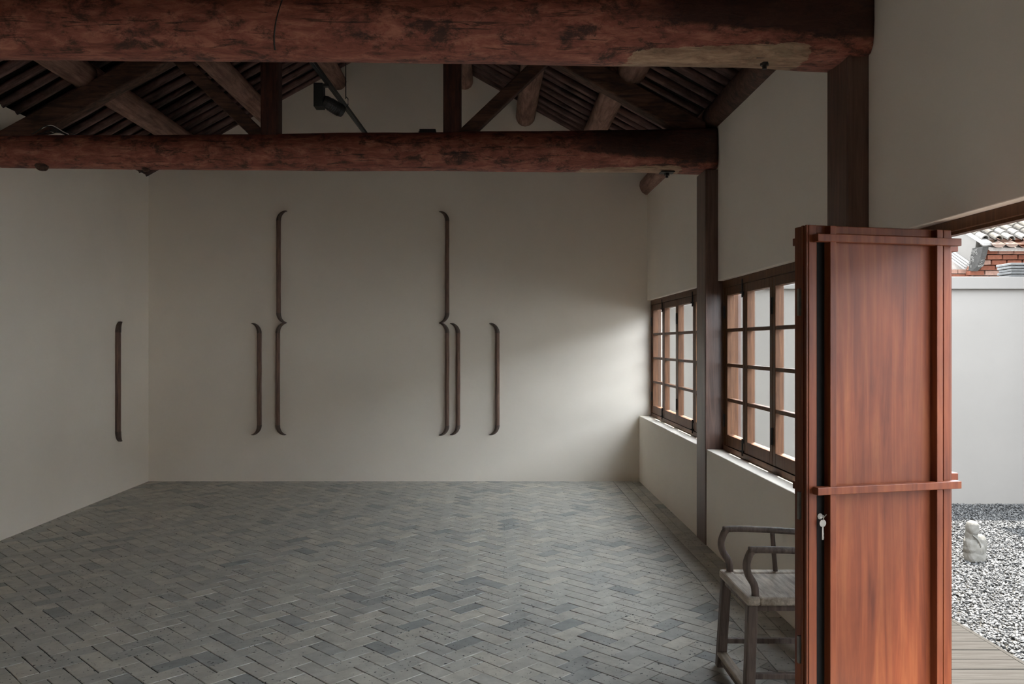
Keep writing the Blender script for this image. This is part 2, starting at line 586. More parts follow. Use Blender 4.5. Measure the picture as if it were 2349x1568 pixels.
def clip(poly, xmin, xmax, ymin, ymax):
    def cut(ps, f, inter):
        out = []
        for i in range(len(ps)):
            a, b = ps[i], ps[(i + 1) % len(ps)]
            fa, fb = f(a), f(b)
            if fa >= 0:
                out.append(a)
            if (fa >= 0) != (fb >= 0):
                t = fa / (fa - fb)
                out.append((a[0] + (b[0] - a[0]) * t, a[1] + (b[1] - a[1]) * t))
        return out
    for f in (lambda p: p[0] - xmin, lambda p: xmax - p[0], lambda p: p[1] - ymin, lambda p: ymax - p[1]):
        if len(poly) < 3:
            return []
        poly = cut(poly, f, None)
    return poly

def brick_geo(poly, ztop, verts, faces, depth=0.03, ch=0.0022):
    cx = sum(p[0] for p in poly) / len(poly)
    cy = sum(p[1] for p in poly) / len(poly)
    n = len(verts)
    k = len(poly)
    for p in poly:
        verts.append((p[0], p[1], ztop - depth))
    for p in poly:
        verts.append((p[0], p[1], ztop - ch))
    for p in poly:
        dx, dy = cx - p[0], cy - p[1]
        d = math.hypot(dx, dy) + 1e-6
        verts.append((p[0] + dx / d * ch * 1.3, p[1] + dy / d * ch * 1.3, ztop))
    for r in range(2):
        for i in range(k):
            j = (i + 1) % k
            faces.append((n + r * k + i, n + r * k + j, n + (r + 1) * k + j, n + (r + 1) * k + i))
    faces.append(tuple(n + 2 * k + i for i in range(k)))
    return 2 * k + 1

bricks = []      # (poly, whole, family, centre)
GAPW, GAPN = 0.0028, 0.0008
# brick lattice: family A along BX with cells where (a-b)%4==0, family B along AX; spanned by a -> BX, b -> AX
w = W_B
N = 140
for a in range(-N, N):
    for b in range(-N, N):
        m4 = (a + b) % 4
        if m4 == 0:          # brick along a (BX): cells a, a+1
            p0 = anchor + BX * (a * w) + AX * (b * w)
            e1, e2, fam = BX * (2 * w), AX * w, 0
        elif m4 == 2:        # brick along b (AX): cells b, b+1
            p0 = anchor + BX * (a * w) + AX * (b * w)
            e1, e2, fam = AX * (2 * w), BX * w, 1
        else:
            continue
        c = p0 + e1 / 2 + e2 / 2
        if c.x < XL - 0.25 or c.x > XB + 0.25 or c.y < YN - 0.25 or c.y > YF + 0.25:
            continue
        d1, d2 = e1.normalized(), e2.normalized()
        # joints that run along BX are wide, those along AX hairline
        g1 = GAPN if fam == 0 else GAPW      # inset at the brick ends
        g2 = GAPW if fam == 0 else GAPN      # inset at the long sides
        h1, h2 = e1.length / 2 - g1, e2.length / 2 - g2
        poly = [c - d1 * h1 - d2 * h2, c + d1 * h1 - d2 * h2, c + d1 * h1 + d2 * h2, c - d1 * h1 + d2 * h2]
        bricks.append(([(p.x, p.y) for p in poly], fam, (c.x, c.y), (h1, h2)))
def proj(x, y, z=0.0):
    return 1132 + F * x / y, 786 - F * (z - EYE) / y
shown, rest = [], []
for bk in bricks:
    poly, fam, c, h = bk
    cl = clip(poly, XL + 0.002, XB - 0.002, YN + 0.01, YF - 0.004)
    if len(cl) < 3:
        continue
    whole = all(XL + 0.002 <= p[0] <= XB - 0.002 and YN + 0.01 <= p[1] <= YF - 0.004 for p in poly)
    vis = False
    if whole and c[1] > 1:
        u, v = proj(c[0], c[1])
        vis = -60 < u < 1840 and v < 1600
    (shown if vis else rest).append((c[1], cl, fam, c, h))
shown.sort(key=lambda t: t[0])
rest += shown[300:]
shown = shown[:300]
TONES = [0.02, 0.12, 0.25, 0.33, 0.4, 0.45, 0.5, 0.55, 0.6, 0.66, 0.72, 0.8, 0.88, 0.93]
TW = [2, 3, 4, 5, 7, 8, 9, 9, 8, 7, 6, 5, 3, 1]
meshes = {}
def brick_mesh(fam, ti):
    if (fam, ti) not in meshes:
        d1, d2 = (BX, AX) if fam == 0 else (AX, BX)
        bk = next(s for s in shown if s[2] == fam)
        h1, h2 = bk[4]
        poly = [-d1 * h1 - d2 * h2, d1 * h1 - d2 * h2, d1 * h1 + d2 * h2, -d1 * h1 + d2 * h2]
        poly = [(p.x, p.y) for p in poly]
        vv, ff = [], []
        brick_geo(poly, 0.0, vv, ff)
        mb = MB(); mb.v, mb.f = vv, ff
        me = mb.mesh('brick', M['brick'])
        set_tone(me, TONES[ti])
        meshes[(fam, ti)] = me
    return meshes[(fam, ti)]
rng = random.Random(11)
for (_, poly, fam, c, h) in shown:
    ti = rng.choices(range(len(TONES)), TW)[0]
    o = bpy.data.objects.new('brick', brick_mesh(fam, ti))
    COL.objects.link(o)
    o.parent = floor
    o.location = (c[0] + rng.uniform(-0.0011, 0.0011), c[1] + rng.uniform(-0.0011, 0.0011), rng.uniform(-0.0016, 0.0))
    o.rotation_euler = (rng.uniform(-0.006, 0.006), rng.uniform(-0.006, 0.006), rng.uniform(-0.006, 0.006))
vv, ff, tt = [], [], []
for (_, poly, fam, c, h) in rest:
    k = brick_geo(poly, rng.uniform(-0.0016, 0.0), vv, ff)
    tt += [TONES[rng.choices(range(len(TONES)), TW)[0]]] * k
# border courses along the window wall
for (x0, x1, ln) in ((XB, 1.508, 0.25), (1.508, 1.600, 0.21), (1.600, XD + 0.10, 0.21)):
    y = YN + 0.01 - rng.random() * 0.1
    while y < YF - 0.005:
        ya, yb = max(y, YN + 0.01), min(y + ln, YF - 0.004)
        if yb - ya > 0.02:
            k = brick_geo([(x0 + 0.0014, ya + 0.0012), (x1 - 0.0014, ya + 0.0012), (x1 - 0.0014, yb - 0.0012), (x0 + 0.0014, yb - 0.0012)], rng.uniform(-0.0015, 0), vv, ff)
            tt += [TONES[rng.choices(range(len(TONES)), TW)[0]]] * k
        y += ln
mb = MB(); mb.v, mb.f = vv, ff
me = bpy.data.meshes.new('brick_paving')
me.from_pydata(vv, [], ff)
me.materials.append(M['brick'])
at = me.attributes.new('tone', 'FLOAT', 'FACE')
at.data.foreach_set('value', np.array(tt, dtype=np.float32))
bo = bpy.data.objects.new('brick_paving', me)
COL.objects.link(bo)
bo.parent = floor
bo['kind'] = 'stuff'

# ------------------------------------------------------------------ roof
XE_R, XE_L = 2.30, -4.75     # eaves
ceil = empty('ceiling', (RX, 4.0, RZ))
struct(ceil, 'open pitched roof of round rafters and log purlins')
th = math.atan(SL)
off = 0.085 / math.cos(th)
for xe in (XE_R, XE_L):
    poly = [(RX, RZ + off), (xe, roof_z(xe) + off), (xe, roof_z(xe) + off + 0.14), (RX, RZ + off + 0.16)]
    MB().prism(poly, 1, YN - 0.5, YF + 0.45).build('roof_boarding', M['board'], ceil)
# rafter poles: a few shared shapes
def rafter_mesh(seed, sign):
    Lr = (XE_R - RX) / math.cos(th) if sign > 0 else (RX - XE_L) / math.cos(th)
    rings = log_rings(0, 0.0, Lr, lambda t: (0.012 * math.sin(3 * t + seed), 0.006 * math.sin(5 * t + seed * 2)), lambda t: 0.036 - 0.006 * math.sin(t * 2 + seed), 14, 8, seed * 7.3, 0.12)
    return MB().loft(rings).mesh('rafter', M['rafter'], True)
RM = {s: [rafter_mesh(k + 0.37, s) for k in range(6)] for s in (1, -1)}
pitch = 0.208 * K
nr = int((YF - 0.04 - YN) / pitch)
rr = random.Random(3)
for s in (1, -1):
    for i in range(nr + 1):
        y = YF - 0.045 - i * pitch + rr.uniform(-0.012, 0.012)
        if y < YN:
            continue
        o = bpy.data.objects.new('rafter', RM[s][rr.randrange(6)])
        COL.objects.link(o)
        o.parent = ceil
        o.location = (0, y - 4.0, 0.038 / math.cos(th))
        o.rotation_euler = (0, th, 0) if s > 0 else (0, math.pi - th, 0)
# purlins, one log per bay on each line
PUR = [(-1.065, 0.10), (-0.33, 0.098), (0.37, 0.115), (1.067, 0.115), (1.80, 0.115), (-1.80, 0.10), (-2.575, 0.11), (-3.315, 0.115), (-4.17, 0.12)]
pb = [(TRY[0], YF + 0.03), (TRY[1], TRY[0]), (TRY[2], TRY[1]), (YN - 0.03, TRY[2])]
rr = random.Random(5)
for pi_, (px, pr) in enumerate(PUR):
    for bi, (y0, y1) in enumerate(pb):
        x = px + (0.0 if bi == 0 else (0.05 if px > 0.9 and px < 1.5 else 0.0))
        r = pr * (1 + (rr.uniform(-0.06, 0.06) if bi else 0))
        zc = roof_z(x) - r / math.cos(th) + 0.004 if pi_ else RZ - r * 1.12
        sd = rr.uniform(0, 50)
        rings = log_rings(1, y0, y1, lambda t: (x, zc), lambda t: r * (1.03 - 0.06 * t), 16, 16, sd, 0.05)
        MB().loft(rings).build('purlin', M['truss'] if pi_ == 4 and bi else M['log'], ceil, smooth=True)

# ------------------------------------------------------------------ roof trusses
def truss(y, r0, r1, seed, label, near=False):
    zc = 3.145
    t = empty('roof_truss', (RX, y, zc))
    tag(t, label, 'roof truss')
    x0, x1 = XL - 0.05, XW - 0.004
    rings = log_rings(0, x0, x1, lambda s: (y, zc + 0.004 * math.sin(6 * s + seed)), lambda s: r0 + (r1 - r0) * s, 70, 36, seed, 0.035,
                      lambda s: max(0.0, min(1.0, (s - 0.86) / 0.10)))
    MB().loft(rings).build('tie_beam', M['beam'], t, smooth=True, origin=(RX, y, zc))
    def chord(x):            # lower edge of the top chord
        return 3.857 - 0.548 * (abs(x - RX) - (0.481 - RX))
    for s in (1, -1):
        xa, xb = (1.705 if s > 0 else XL - 0.04), RX + s * 0.02
        MB().prism([(xa, chord(xa)), (xb, chord(xb)), (xb, chord(xb) + 0.187), (xa, chord(xa) + 0.187)], 1, y - 0.065, y + 0.065).build('top_chord', M['truss'], t, bevel=0.012, origin=(RX, y, zc))
        px = RX + s * 0.733
        MB().quadbox(px - 0.072, px + 0.072, y - 0.07, y + 0.07, zc + 0.10, chord(px) + 0.03).build('queen_post', M['post'], t, bevel=0.014, origin=(px, y, zc))
        a = Vector((RX + s * 0.80, y, 3.25))
        b = Vector((RX + s * 1.51, y, 3.925))
        MB().obox(a, b, 0.10, 0.105, (0, 0, 1)).build('strut', M['truss'], t, bevel=0.01, origin=(RX, y, zc))
    MB().quadbox(RX - 0.70, RX + 0.70, y - 0.055, y + 0.055, 4.17, 4.30).build('collar', M['truss'], t, bevel=0.01, origin=(RX, y, zc))
    return t, zc
t0, zc = truss(TRY[0], 0.128, 0.172, 3.1, 'far roof truss with a slimmer red log beam carrying a track light')
t1, _ = truss(TRY[1], 0.146, 0.188, 17.7, 'roof truss with the thickest red log tie beam above the open door')
t2, _ = truss(TRY[2], 0.15, 0.18, 31.3, 'roof truss with red log tie beam over the near side of the door opening')

def bolt(t, x, y, z):
    pl = MB()
    pl.quadbox(x - 0.055, x + 0.055, y - 0.05, y + 0.05, z - 0.008, z)
    pl_o = pl.build('bolt_plate', M['black_metal'], t, bevel=0.002)
    b = MB()
    b.tube([(x, y, z - 0.045), (x, y, z)], 0.011, 8)
    b.tube([(x, y, z - 0.028), (x, y, z - 0.008)], 0.021, 6)
    b.build('bolt', M['black_metal'], pl_o)
bolt(t1, 1.315, TRY[1] - 0.03, 2.972)
bolt(t0, 1.40, TRY[0] - 0.02, 2.978)
# rough knots under the slimmer beam
def knot(t, x, y, z, r, seed):
    mb = MB()
    rings = []
    for i in range(6):
        f = i / 5
        rad = r * (1.0 - 0.55 * f ** 2)
        rings.append([(x + math.cos(a) * rad * (1 + 0.35 * noise.noise(Vector((math.cos(a) * 2 + seed, math.sin(a) * 2, f * 3)))),
                       y + math.sin(a) * rad * (1 + 0.35 * noise.noise(Vector((math.cos(a) * 2, math.sin(a) * 2 + seed, f * 3)))),
                       z - f * r * 0.9) for a in [2 * math.pi * k / 9 for k in range(9)]])
    mb.loft(rings)
    mb.build('knot', M['truss'], t)
knot(t0, (97 - 1132) / F * D(6.95), D(6.95), 3.035, 0.055, 1.3)
knot(t0, (335 - 1132) / F * D(6.98), D(6.98), 3.015, 0.035, 4.1)
# dark wire around the thick beam
wx = (634 - 1132) / F * (TRY[1] - 0.15)
MB().tube([(wx + 0.03 * math.sin(a * 1.5) + 0.012 * math.cos(a), TRY[1] - math.cos(a) * 0.166, 3.145 + math.sin(a) * 0.166) for a in [math.radians(d) for d in range(-60, 101, 10)]], 0.0035, 6).build('wire', M['black_metal'], t1)

# ------------------------------------------------------------------ windows
def window(name, ys, label, far_side):
    """ys: sash boundaries from far to near"""
    y0, y1 = ys[-1] - 0.055, ys[0] + 0.055
    w_ = empty(name, (XG, (y0 + y1) / 2, SILL))
    struct(w_, label)
    zb, zt = SILL + 0.02, HEAD
    fr = MB()
    fr.quadbox(XG - 0.012, XG + 0.10, y0, y1, zt - 0.055, zt)
    fr.quadbox(XG - 0.012, XG + 0.10, y0, y1, SILL - 0.01, zb + 0.02)
    fr.quadbox(XG - 0.012, XG + 0.10, y0, y0 + 0.055, zb + 0.02, zt - 0.055)
    fr.quadbox(XG - 0.012, XG + 0.10, y1 - 0.055, y1, zb + 0.02, zt - 0.055)
    fr.build('window_frame', M['sash'], w_, bevel=0.003)
    lo, hi = zb + 0.022, zt - 0.058
    for i in range(len(ys) - 1):
        ya, yb = ys[i + 1] + 0.0025, ys[i] - 0.0025
        st = 0.052
        x0, x1 = XG - 0.004, XG + 0.052
        sm = MB()
        sm.quadbox(x0, x1, ya, ya + st, lo, hi)
        sm.quadbox(x0, x1, yb - st, yb, lo, hi)
        sm.quadbox(x0, x1, ya + st, yb - st, hi - 0.062, hi)
        sm.quadbox(x0, x1, ya + st, yb - st, lo, lo + 0.085)
        s = sm.build('sash', M['sash'], w_, bevel=0.003)
        pz0, pz1 = lo + 0.085, hi - 0.062
        for k in range(1, 4):
            z = pz0 + (pz1 - pz0) * k / 4
            box('glazing_bar', M['sash'], (x0 + 0.004, x1 - 0.012, ya + st - 0.004, yb - st + 0.004, z - 0.013, z + 0.013), s, bevel=0.003)
        for k in range(4):
            za = pz0 + (pz1 - pz0) * k / 4
            zz = pz0 + (pz1 - pz0) * (k + 1) / 4
            box('pane', M['glass'], (XG + 0.024, XG + 0.028, ya + st - 0.004, yb - st + 0.004, za + 0.010, zz - 0.010), s)
        if i % 2 == 0:       # bolts on the meeting stiles
            yy = ys[i + 1] + 0.028
            for (za, zz) in ((hi - 0.10, hi + 0.035), (lo - 0.025, lo + 0.10)):
                lb = MB()
                lb.tube([(x0 - 0.010, yy, za), (x0 - 0.010, yy, zz)], 0.007, 8)
                lb.quadbox(x0 - 0.008, x0, yy - 0.012, yy + 0.012, za + 0.012, za + 0.040)
                lb.quadbox(x0 - 0.008, x0, yy - 0.012, yy + 0.012, zz - 0.030, zz - 0.008)
                lb.quadbox(x0 - 0.028, x0 - 0.010, yy - 0.005, yy + 0.005, za + 0.03, za + 0.042)
                lb.build('latch_bolt', M['black_metal'], s)
        else:                # hinges between the paired sashes
            yy = ys[i + 1]
            for z in (hi - 0.19, lo + 0.19):
                if i + 1 < len(ys) - 1 or True:
                    hb = MB()
                    hb.quadbox(x0 - 0.004, x0, yy - 0.016, yy + 0.016, z - 0.055, z + 0.055)
                    hb.tube([(x0 - 0.006, yy, z - 0.055), (x0 - 0.006, yy, z + 0.055)], 0.006, 8)
                    hb.build('hinge', M['black_metal'], s)
    # hinges on the jamb at the far end
    for z in (hi - 0.19, lo + 0.19):
        MB().quadbox(XG - 0.016, XG - 0.004, ys[0] - 0.002, ys[0] + 0.022, z - 0.05, z + 0.05).build('hinge', M['black_metal'], w_)
    return w_
k2 = [D(v) for v in (6.80, 6.27, 5.65, 5.03, 4.42)]
window('window_1', [D(v) for v in (9.93, 9.27, 8.59, 7.85, 7.20)], 'four sash casement window beside the far gable wall', True)
window('window_3', [D(v) for v in (1.27, 0.61, -0.05, -0.71, -1.40)], 'added four sash casement window beside the viewer, out of view', False)  # unseen window, added to let more daylight onto the beams and upper walls
window('window_2', k2, 'four sash casement window beside the armchair, partly behind the folded door', False)

# ------------------------------------------------------------------ folding doors
def door_leaf(name, W, label, back=False):
    """local: x along the width, -y outward lattice face, z up; slab 4 cm thick"""
    d = empty(name, (0, 0, 0))
    struct(d, label)
    z0, z1 = 0.03, 2.03
    sl = MB()
    sl.quadbox(0.0, 0.034, 0.0, 0.042, z0, z1)
    sl.quadbox(W - 0.034, W, 0.0, 0.042, z0, z1)
    sl.quadbox(0.034, W - 0.034, 0.0, 0.042, z0, z0 + 0.08)
    sl.quadbox(0.034, W - 0.034, 0.006, 0.042, z1 - 0.03, z1)
    sl.build('leaf_frame', M['door'], d, bevel=0.003, world=False)
    box('lock_strip', M['door_dark'], (0.033, 0.094, 0.012, 0.040, z0 + 0.08, z1 - 0.03), d, world=False)
    box('panel', M['door'], (0.094, W - 0.033, 0.010, 0.040, z0 + 0.08, z1 - 0.03), d, world=False)
    for x in (0.072, W - 0.085):
        box('upright_bar', M['door'], (x, x + 0.026, -0.024, 0.012, z0, z1 - 0.004), d, bevel=0.002, world=False)
    for z in (1.98, 1.064, 0.15):
        box('cross_bar', M['door'], ((-0.022 if back else 0.014), (W - 0.014 if back else W + 0.016), -0.034, -0.004, z - 0.014, z + 0.014), d, bevel=0.002, world=False)
    # moulded edge of the leaf
    em = MB()
    em.quadbox(-0.006, 0.0, 0.004, 0.014, z0, z1)
    em.quadbox(-0.006, 0.0, 0.026, 0.036, z0, z1)
    em.build('edge_bead', M['door'], d, world=False)
    return d
PL = Vector((1.147, D(3.14)))
PR = Vector((1.745, D(3.29)))
WL = (PR - PL).length
ang = math.atan2(PR.y - PL.y, PR.x - PL.x)
d2 = door_leaf('door_2', WL, 'folded orange brown door leaf with proud lattice bars, key in its lock')
d2.location = (PL.x, PL.y, 0)
d2.rotation_euler = (0, 0, ang)
# cylinder lock on the dark strip
def lock(d):
    MB().tube([(0.047, 0.014, 1.052 - 0.085), (0.047, 0.0, 1.052 - 0.085)], 0.011, 14, up=(0, 0, 1)).build('lock_cylinder', M['steel'], d, world=False)
lock(d2)
# second leaf of the pair, back to back behind the first
d3 = door_leaf('door_3', WL, 'folded door leaf standing back to back behind the leaf with the key', True)
nrm = Vector((math.sin(ang), -math.cos(ang)))
q = PR - nrm * 0.088
d3.location = (q.x, q.y, 0)
d3.rotation_euler = (0, 0, ang + math.pi)
# closed leaf between the folded pair and the column
y_hi = COLY[1][0] - 0.004
y_lo = y_hi - WL
d1 = door_leaf('door_1', WL, 'closed door leaf in the wall plane beside the column')
d1.location = (XG, y_lo, 0)
d1.rotation_euler = (0, 0, math.pi / 2)
# hinges seen on the leaf edge
for z in (0.47, 1.0, 1.75):
    MB().quadbox(-0.014, 0.0, 0.040, 0.052, z - 0.05, z + 0.05).build('hinge', M['steel'], d2, world=False)
# head frame and track over the door openings
for i, (y0, y1) in enumerate(bays[2:3]):
    hf = box('trim_%d' % (i + 1), M['sash'], (XG, XG + 0.08, y0, y1, 2.045, HEAD), bevel=0.003)
    struct(hf, 'brown door head frame above the ' + ('folding door' if i == 0 else 'opening beside the near wall'))
    box('track_rail', M['sash'], (XG + 0.012, XG + 0.045, y0, y1, 2.032, 2.045), hf)
    th_ = box('trim_%d' % (i + 2), M['sash'], (XW, XO, y0, y1, -0.05, 0.018), bevel=0.004)
    struct(th_, 'brown door threshold at the ' + ('folding door' if i == 0 else 'opening beside the near wall'))

# key hanging from the lock
kw = d2.location + Vector((math.cos(ang) * 0.047 + math.sin(ang) * 0.012, math.sin(ang) * 0.047 - math.cos(ang) * 0.012, 0.967))
key = empty('door_key', kw, ang)
tag(key, 'small steel key with round bow hanging from the dark lock strip of the folded door', 'key')
mb = MB()
mb.tube([(0, -0.004, -0.022), (0, -0.0015, -0.022)], 0.0135, 18)
mb.build('key_bow', M['steel'], key, world=False)
mb = MB()
mb.quadbox(-0.0032, 0.0032, -0.004, -0.0018, -0.082, -0.034)
mb.quadbox(0.0, 0.0048, -0.004, -0.0018, -0.078, -0.070)
mb.quadbox(0.0, 0.0044, -0.004, -0.0018, -0.064, -0.058)
mb.build('key_blade', M['steel'], key, world=False)
mb = MB()
mb.tube([(0.0, -0.005, -0.010), (0.0, -0.007, -0.002), (0.003, -0.008, 0.003), (0.010, -0.010, 0.011)], 0.0018, 6)
mb.tube([(0.0, -0.007, -0.002), (-0.002, -0.009, 0.009)], 0.0018, 6)
mb.tube([(-0.012, -0.004, 0.0), (0.002, -0.006, 0.0)], 0.0018, 6)
mb.build('wire_tie', M['steel'], key, world=False)

# ------------------------------------------------------------------ armchair
def spline(pts, n):
    pts = [Vector(p) for p in pts]
    P = [pts[0] * 2 - pts[1]] + pts + [pts[-1] * 2 - pts[-2]]
    out = []
    for i in range(1, len(P) - 2):
        for k in range(n):
            t = k / n
            p0, p1, p2, p3 = P[i - 1], P[i], P[i + 1], P[i + 2]
            out.append(0.5 * ((2 * p1) + (-p0 + p2) * t + (2 * p0 - 5 * p1 + 4 * p2 - p3) * t * t + (-p0 + 3 * p1 - 3 * p2 + p3) * t ** 3))
    out.append(pts[-1])
    return out
CY0, CY1 = D(3.80), D(4.28)
CX0, CX1 = 1.118, 1.585
chair = empty('armchair', ((CX0 + CX1) / 2, (CY0 + CY1) / 2, 0))
tag(chair, 'weathered wooden armchair with curved arm posts and worn pale seat beside the folded door', 'chair')
SH = 0.479
def cpart(name, mat, mb, smooth=False, bevel=0.0):
    return mb.build(name, mat, chair, smooth=smooth, bevel=bevel)
fw = 0.058
cpart('seat_rail', M['seat'], MB().quadbox(CX0, CX0 + fw, CY0, CY1, SH - 0.038, SH), bevel=0.008)
cpart('seat_rail', M['seat'], MB().quadbox(CX1 - fw, CX1, CY0, CY1, SH - 0.038, SH), bevel=0.008)
cpart('seat_rail', M['seat'], MB().quadbox(CX0 + fw, CX1 - fw, CY1 - fw, CY1, SH - 0.038, SH), bevel=0.008)
cpart('seat_rail', M['seat'], MB().quadbox(CX0 + fw, CX1 - fw, CY0, CY0 + fw, SH - 0.038, SH), bevel=0.008)
cpart('seat_board', M['seat'], MB().quadbox(CX0 + fw - 0.004, CX1 - fw + 0.004, CY0 + fw - 0.004, CY1 - fw + 0.004, SH - 0.022, SH - 0.006), bevel=0.002)
# legs, slightly splayed
ins, sp = 0.020, 0.022
for sx, x in ((-1, CX0 + 0.028), (1, CX1 - 0.028)):
    for sy, y in ((-1, CY0 + 0.028), (1, CY1 - 0.028)):
        mb = MB()
        top = Vector((x, y, SH - 0.036))
        bot = Vector((x + sx * sp, y + sy * sp, 0.0))
        rings = []
        for i in range(5):
            t = i / 4
            p = top.lerp(bot, t)
            h = 0.0225
            rings.append([p + Vector((a * h, b * h, 0)) for a, b in ((-1, -1), (1, -1), (1, 1), (-1, 1))])
        mb.loft(rings)
        cpart('leg', M['chair'], mb, bevel=0.006)
# apron under the seat rails
for (a, b) in (((CX0 + 0.03, CY0 + 0.022), (CX1 - 0.03, CY0 + 0.022)), ((CX0 + 0.03, CY1 - 0.022), (CX1 - 0.03, CY1 - 0.022)), ((CX0 + 0.022, CY0 + 0.03), (CX0 + 0.022, CY1 - 0.03)), ((CX1 - 0.022, CY0 + 0.03), (CX1 - 0.022, CY1 - 0.03))):
    cpart('apron', M['chair'], MB().obox((a[0], a[1], SH - 0.050), (b[0], b[1], SH - 0.050), 0.014, 0.026))
# stretchers
def at_leg(sx, sy, z):
    x = (CX0 + 0.028) if sx < 0 else (CX1 - 0.028)
    y = (CY0 + 0.028) if sy < 0 else (CY1 - 0.028)
    t = 1 - z / (SH - 0.036)
    return Vector((x + sx * sp * t, y + sy * sp * t, z))
cpart('foot_rest', M['seat'], MB().obox(at_leg(-1, -1, 0.068), at_leg(-1, 1, 0.068), 0.046, 0.024), bevel=0.006)
cpart('stretcher', M['chair'], MB().obox(at_leg(-1, 1, 0.130), at_leg(1, 1, 0.130), 0.022, 0.026), bevel=0.004)
cpart('stretcher', M['chair'], MB().obox(at_leg(-1, -1, 0.130), at_leg(1, -1, 0.130), 0.022, 0.026), bevel=0.004)
cpart('stretcher', M['chair'], MB().obox(at_leg(1, -1, 0.175), at_leg(1, 1, 0.175), 0.022, 0.026), bevel=0.004)
cpart('foot_board', M['chair'], MB().obox(at_leg(-1, -1, 0.036), at_leg(-1, 1, 0.036), 0.014, 0.034), bevel=0.003)
# arms, arm posts, spindles, back
AH = 0.678
for sy, y in ((-1, CY0 + 0.032), (1, CY1 - 0.032)):
    yo = y + sy * 0.006
    path = spline([(CX0 + 0.046, y, SH - 0.01), (CX0 + 0.040, y, SH + 0.045), (CX0 + 0.012, yo, SH + 0.095), (CX0 + 0.004, yo, SH + 0.14), (CX0 + 0.018, yo, SH + 0.185), (CX0 + 0.030, yo, AH)], 6)
    cpart('arm_post', M['chair'], MB().tube(path, [(0.017, 0.0165)] * len(path), 12, up=(0, 1, 0)), smooth=True)
    path = spline([(CX0 + 0.014, yo, AH + 0.004), (CX0 + 0.10, yo + sy * 0.004, AH + 0.006), (CX0 + 0.26, yo, AH), (CX1 - 0.02, y, AH - 0.012)], 8)
    rad = [(0.017, 0.0155)] * len(path)
    cpart('arm', M['chair'], MB().tube(path, rad, 12), smooth=True)
    path = spline([(CX0 + 0.27, y, SH - 0.01), (CX0 + 0.262, y, SH + 0.08), (CX0 + 0.255, yo, AH - 0.004)], 6)
    cpart('arm_spindle', M['chair'], MB().tube(path, 0.0115, 10), smooth=True)
    path = spline([(CX1 - 0.03, y, SH - 0.01), (CX1 - 0.028, y, AH), (CX1 - 0.012, y, 0.85), (CX1 + 0.015, y, 1.0)], 6)
    cpart('back_post', M['chair'], MB().tube(path, 0.0155, 12), smooth=True)
ym = (CY0 + CY1) / 2
path = spline([(CX1 + 0.010, CY0 - 0.01, 0.985), (CX1 + 0.016, CY0 + 0.06, 1.0), (CX1 + 0.024, ym, 1.018), (CX1 + 0.016, CY1 - 0.06, 1.0), (CX1 + 0.010, CY1 + 0.01, 0.985)], 6)
cpart('crest_rail', M['chair'], MB().tube(path, 0.0175, 12), smooth=True)
rings = []
for i in range(9):
    t = i / 8
    z = SH - 0.01 + t * (1.015 - SH)
    x = CX1 - 0.03 + 0.02 * math.sin(t * math.pi * 1.3 - 0.6) + 0.035 * t
    hw = 0.062 - 0.01 * math.sin(t * math.pi)
    rings.append([(x - 0.005, ym - hw, z), (x + 0.005, ym - hw, z), (x + 0.005, ym + hw, z), (x - 0.005, ym + hw, z)])
cpart('back_splat', M['chair'], MB().loft(rings), bevel=0.002)

# ------------------------------------------------------------------ wooden rods hung on the walls
def rod(px_shaft, v0, v1, side, label, wall='far', group=None, seed=0):
    """side +1: tips point to +local x"""
    if wall == 'far':
        x = (px_shaft - 1132) / F * YF
        zt, zb = EYE - (v0 - 786) / F * YF, EYE - (v1 - 786) / F * YF
        root = empty('bracket_rod', (x, YF - 0.001, (zt + zb) / 2))
    else:
        y = XL * F / (px_shaft - 1132)
        zt, zb = EYE - (v0 - 786) / F * y, EYE - (v1 - 786) / F * y
        root = empty('bracket_rod', (XL + 0.001, y, (zt + zb) / 2))
        root.rotation_euler = (0, 0, math.pi / 2)
    tag(root, label, 'wall ornament', group)
    H = (zt - zb) / 2
    dp = 0.052
    def prof(c, t, wd, de):
        # t: unit direction in the wall plane (x,z); the ring stands on the wall (y=0) and rises to -y
        s = Vector((t[1], -t[0]))
        out = []
        for a, b in ((-0.55, 0.0), (-0.62, -0.45), (-0.35, -0.9), (0.0, -1.0), (0.35, -0.9), (0.62, -0.45), (0.55, 0.0)):
            out.append((c[0] + s[0] * a * wd, b * de, c[1] + s[1] * a * wd))
        return out
    cs = H - 0.115
    rings = []
    for i in range(17):
        t = i / 16
        z = -cs + 2 * cs * t
        wob = 0.0022 * noise.noise(Vector((seed * 3.1, z * 5, 0)))
        rings.append(prof((wob, z), (0, 1), 0.040 * (1 + 0.05 * noise.noise(Vector((seed, z * 7, 2)))), dp))
    MB().loft(rings).build('shaft', M['ornament'], root, world=False)
    for e in (1, -1):
        rings = []
        for i in range(11):
            a = i / 10 * math.pi / 2
            cx = side * 0.094 * (1 - math.cos(a))
            cz = e * (cs + 0.112 * math.sin(a) ** 1.0)
            tx, tz = side * 0.094 * math.sin(a), e * 0.112 * math.cos(a)
            n_ = math.hypot(tx, tz) + 1e-9
            f = 1 - (i / 10) ** 1.6 * 0.88
            rings.append(prof((cx, cz), (tx / n_, tz / n_), 0.042 * f, dp * (1.04 - 0.5 * (i / 10) ** 2)))
        MB().loft(rings).build('curved_end', M['ornament_tip'], root, world=False)
    return root
rod(266, 737, 1014, 1, 'dark wooden rod with hooked ends hung alone on the blank side wall', 'left', seed=1)
rod(596, 741, 997, -1, 'hooked wooden rod beside the lower brace rod, on its blank side wall side', seed=2)
rod(640, 484, 740.5, 1, 'upper rod of the tall brace nearer the blank side wall', seed=3)
rod(638, 740.5, 997, 1, 'lower rod of the tall brace nearer the blank side wall', seed=4)
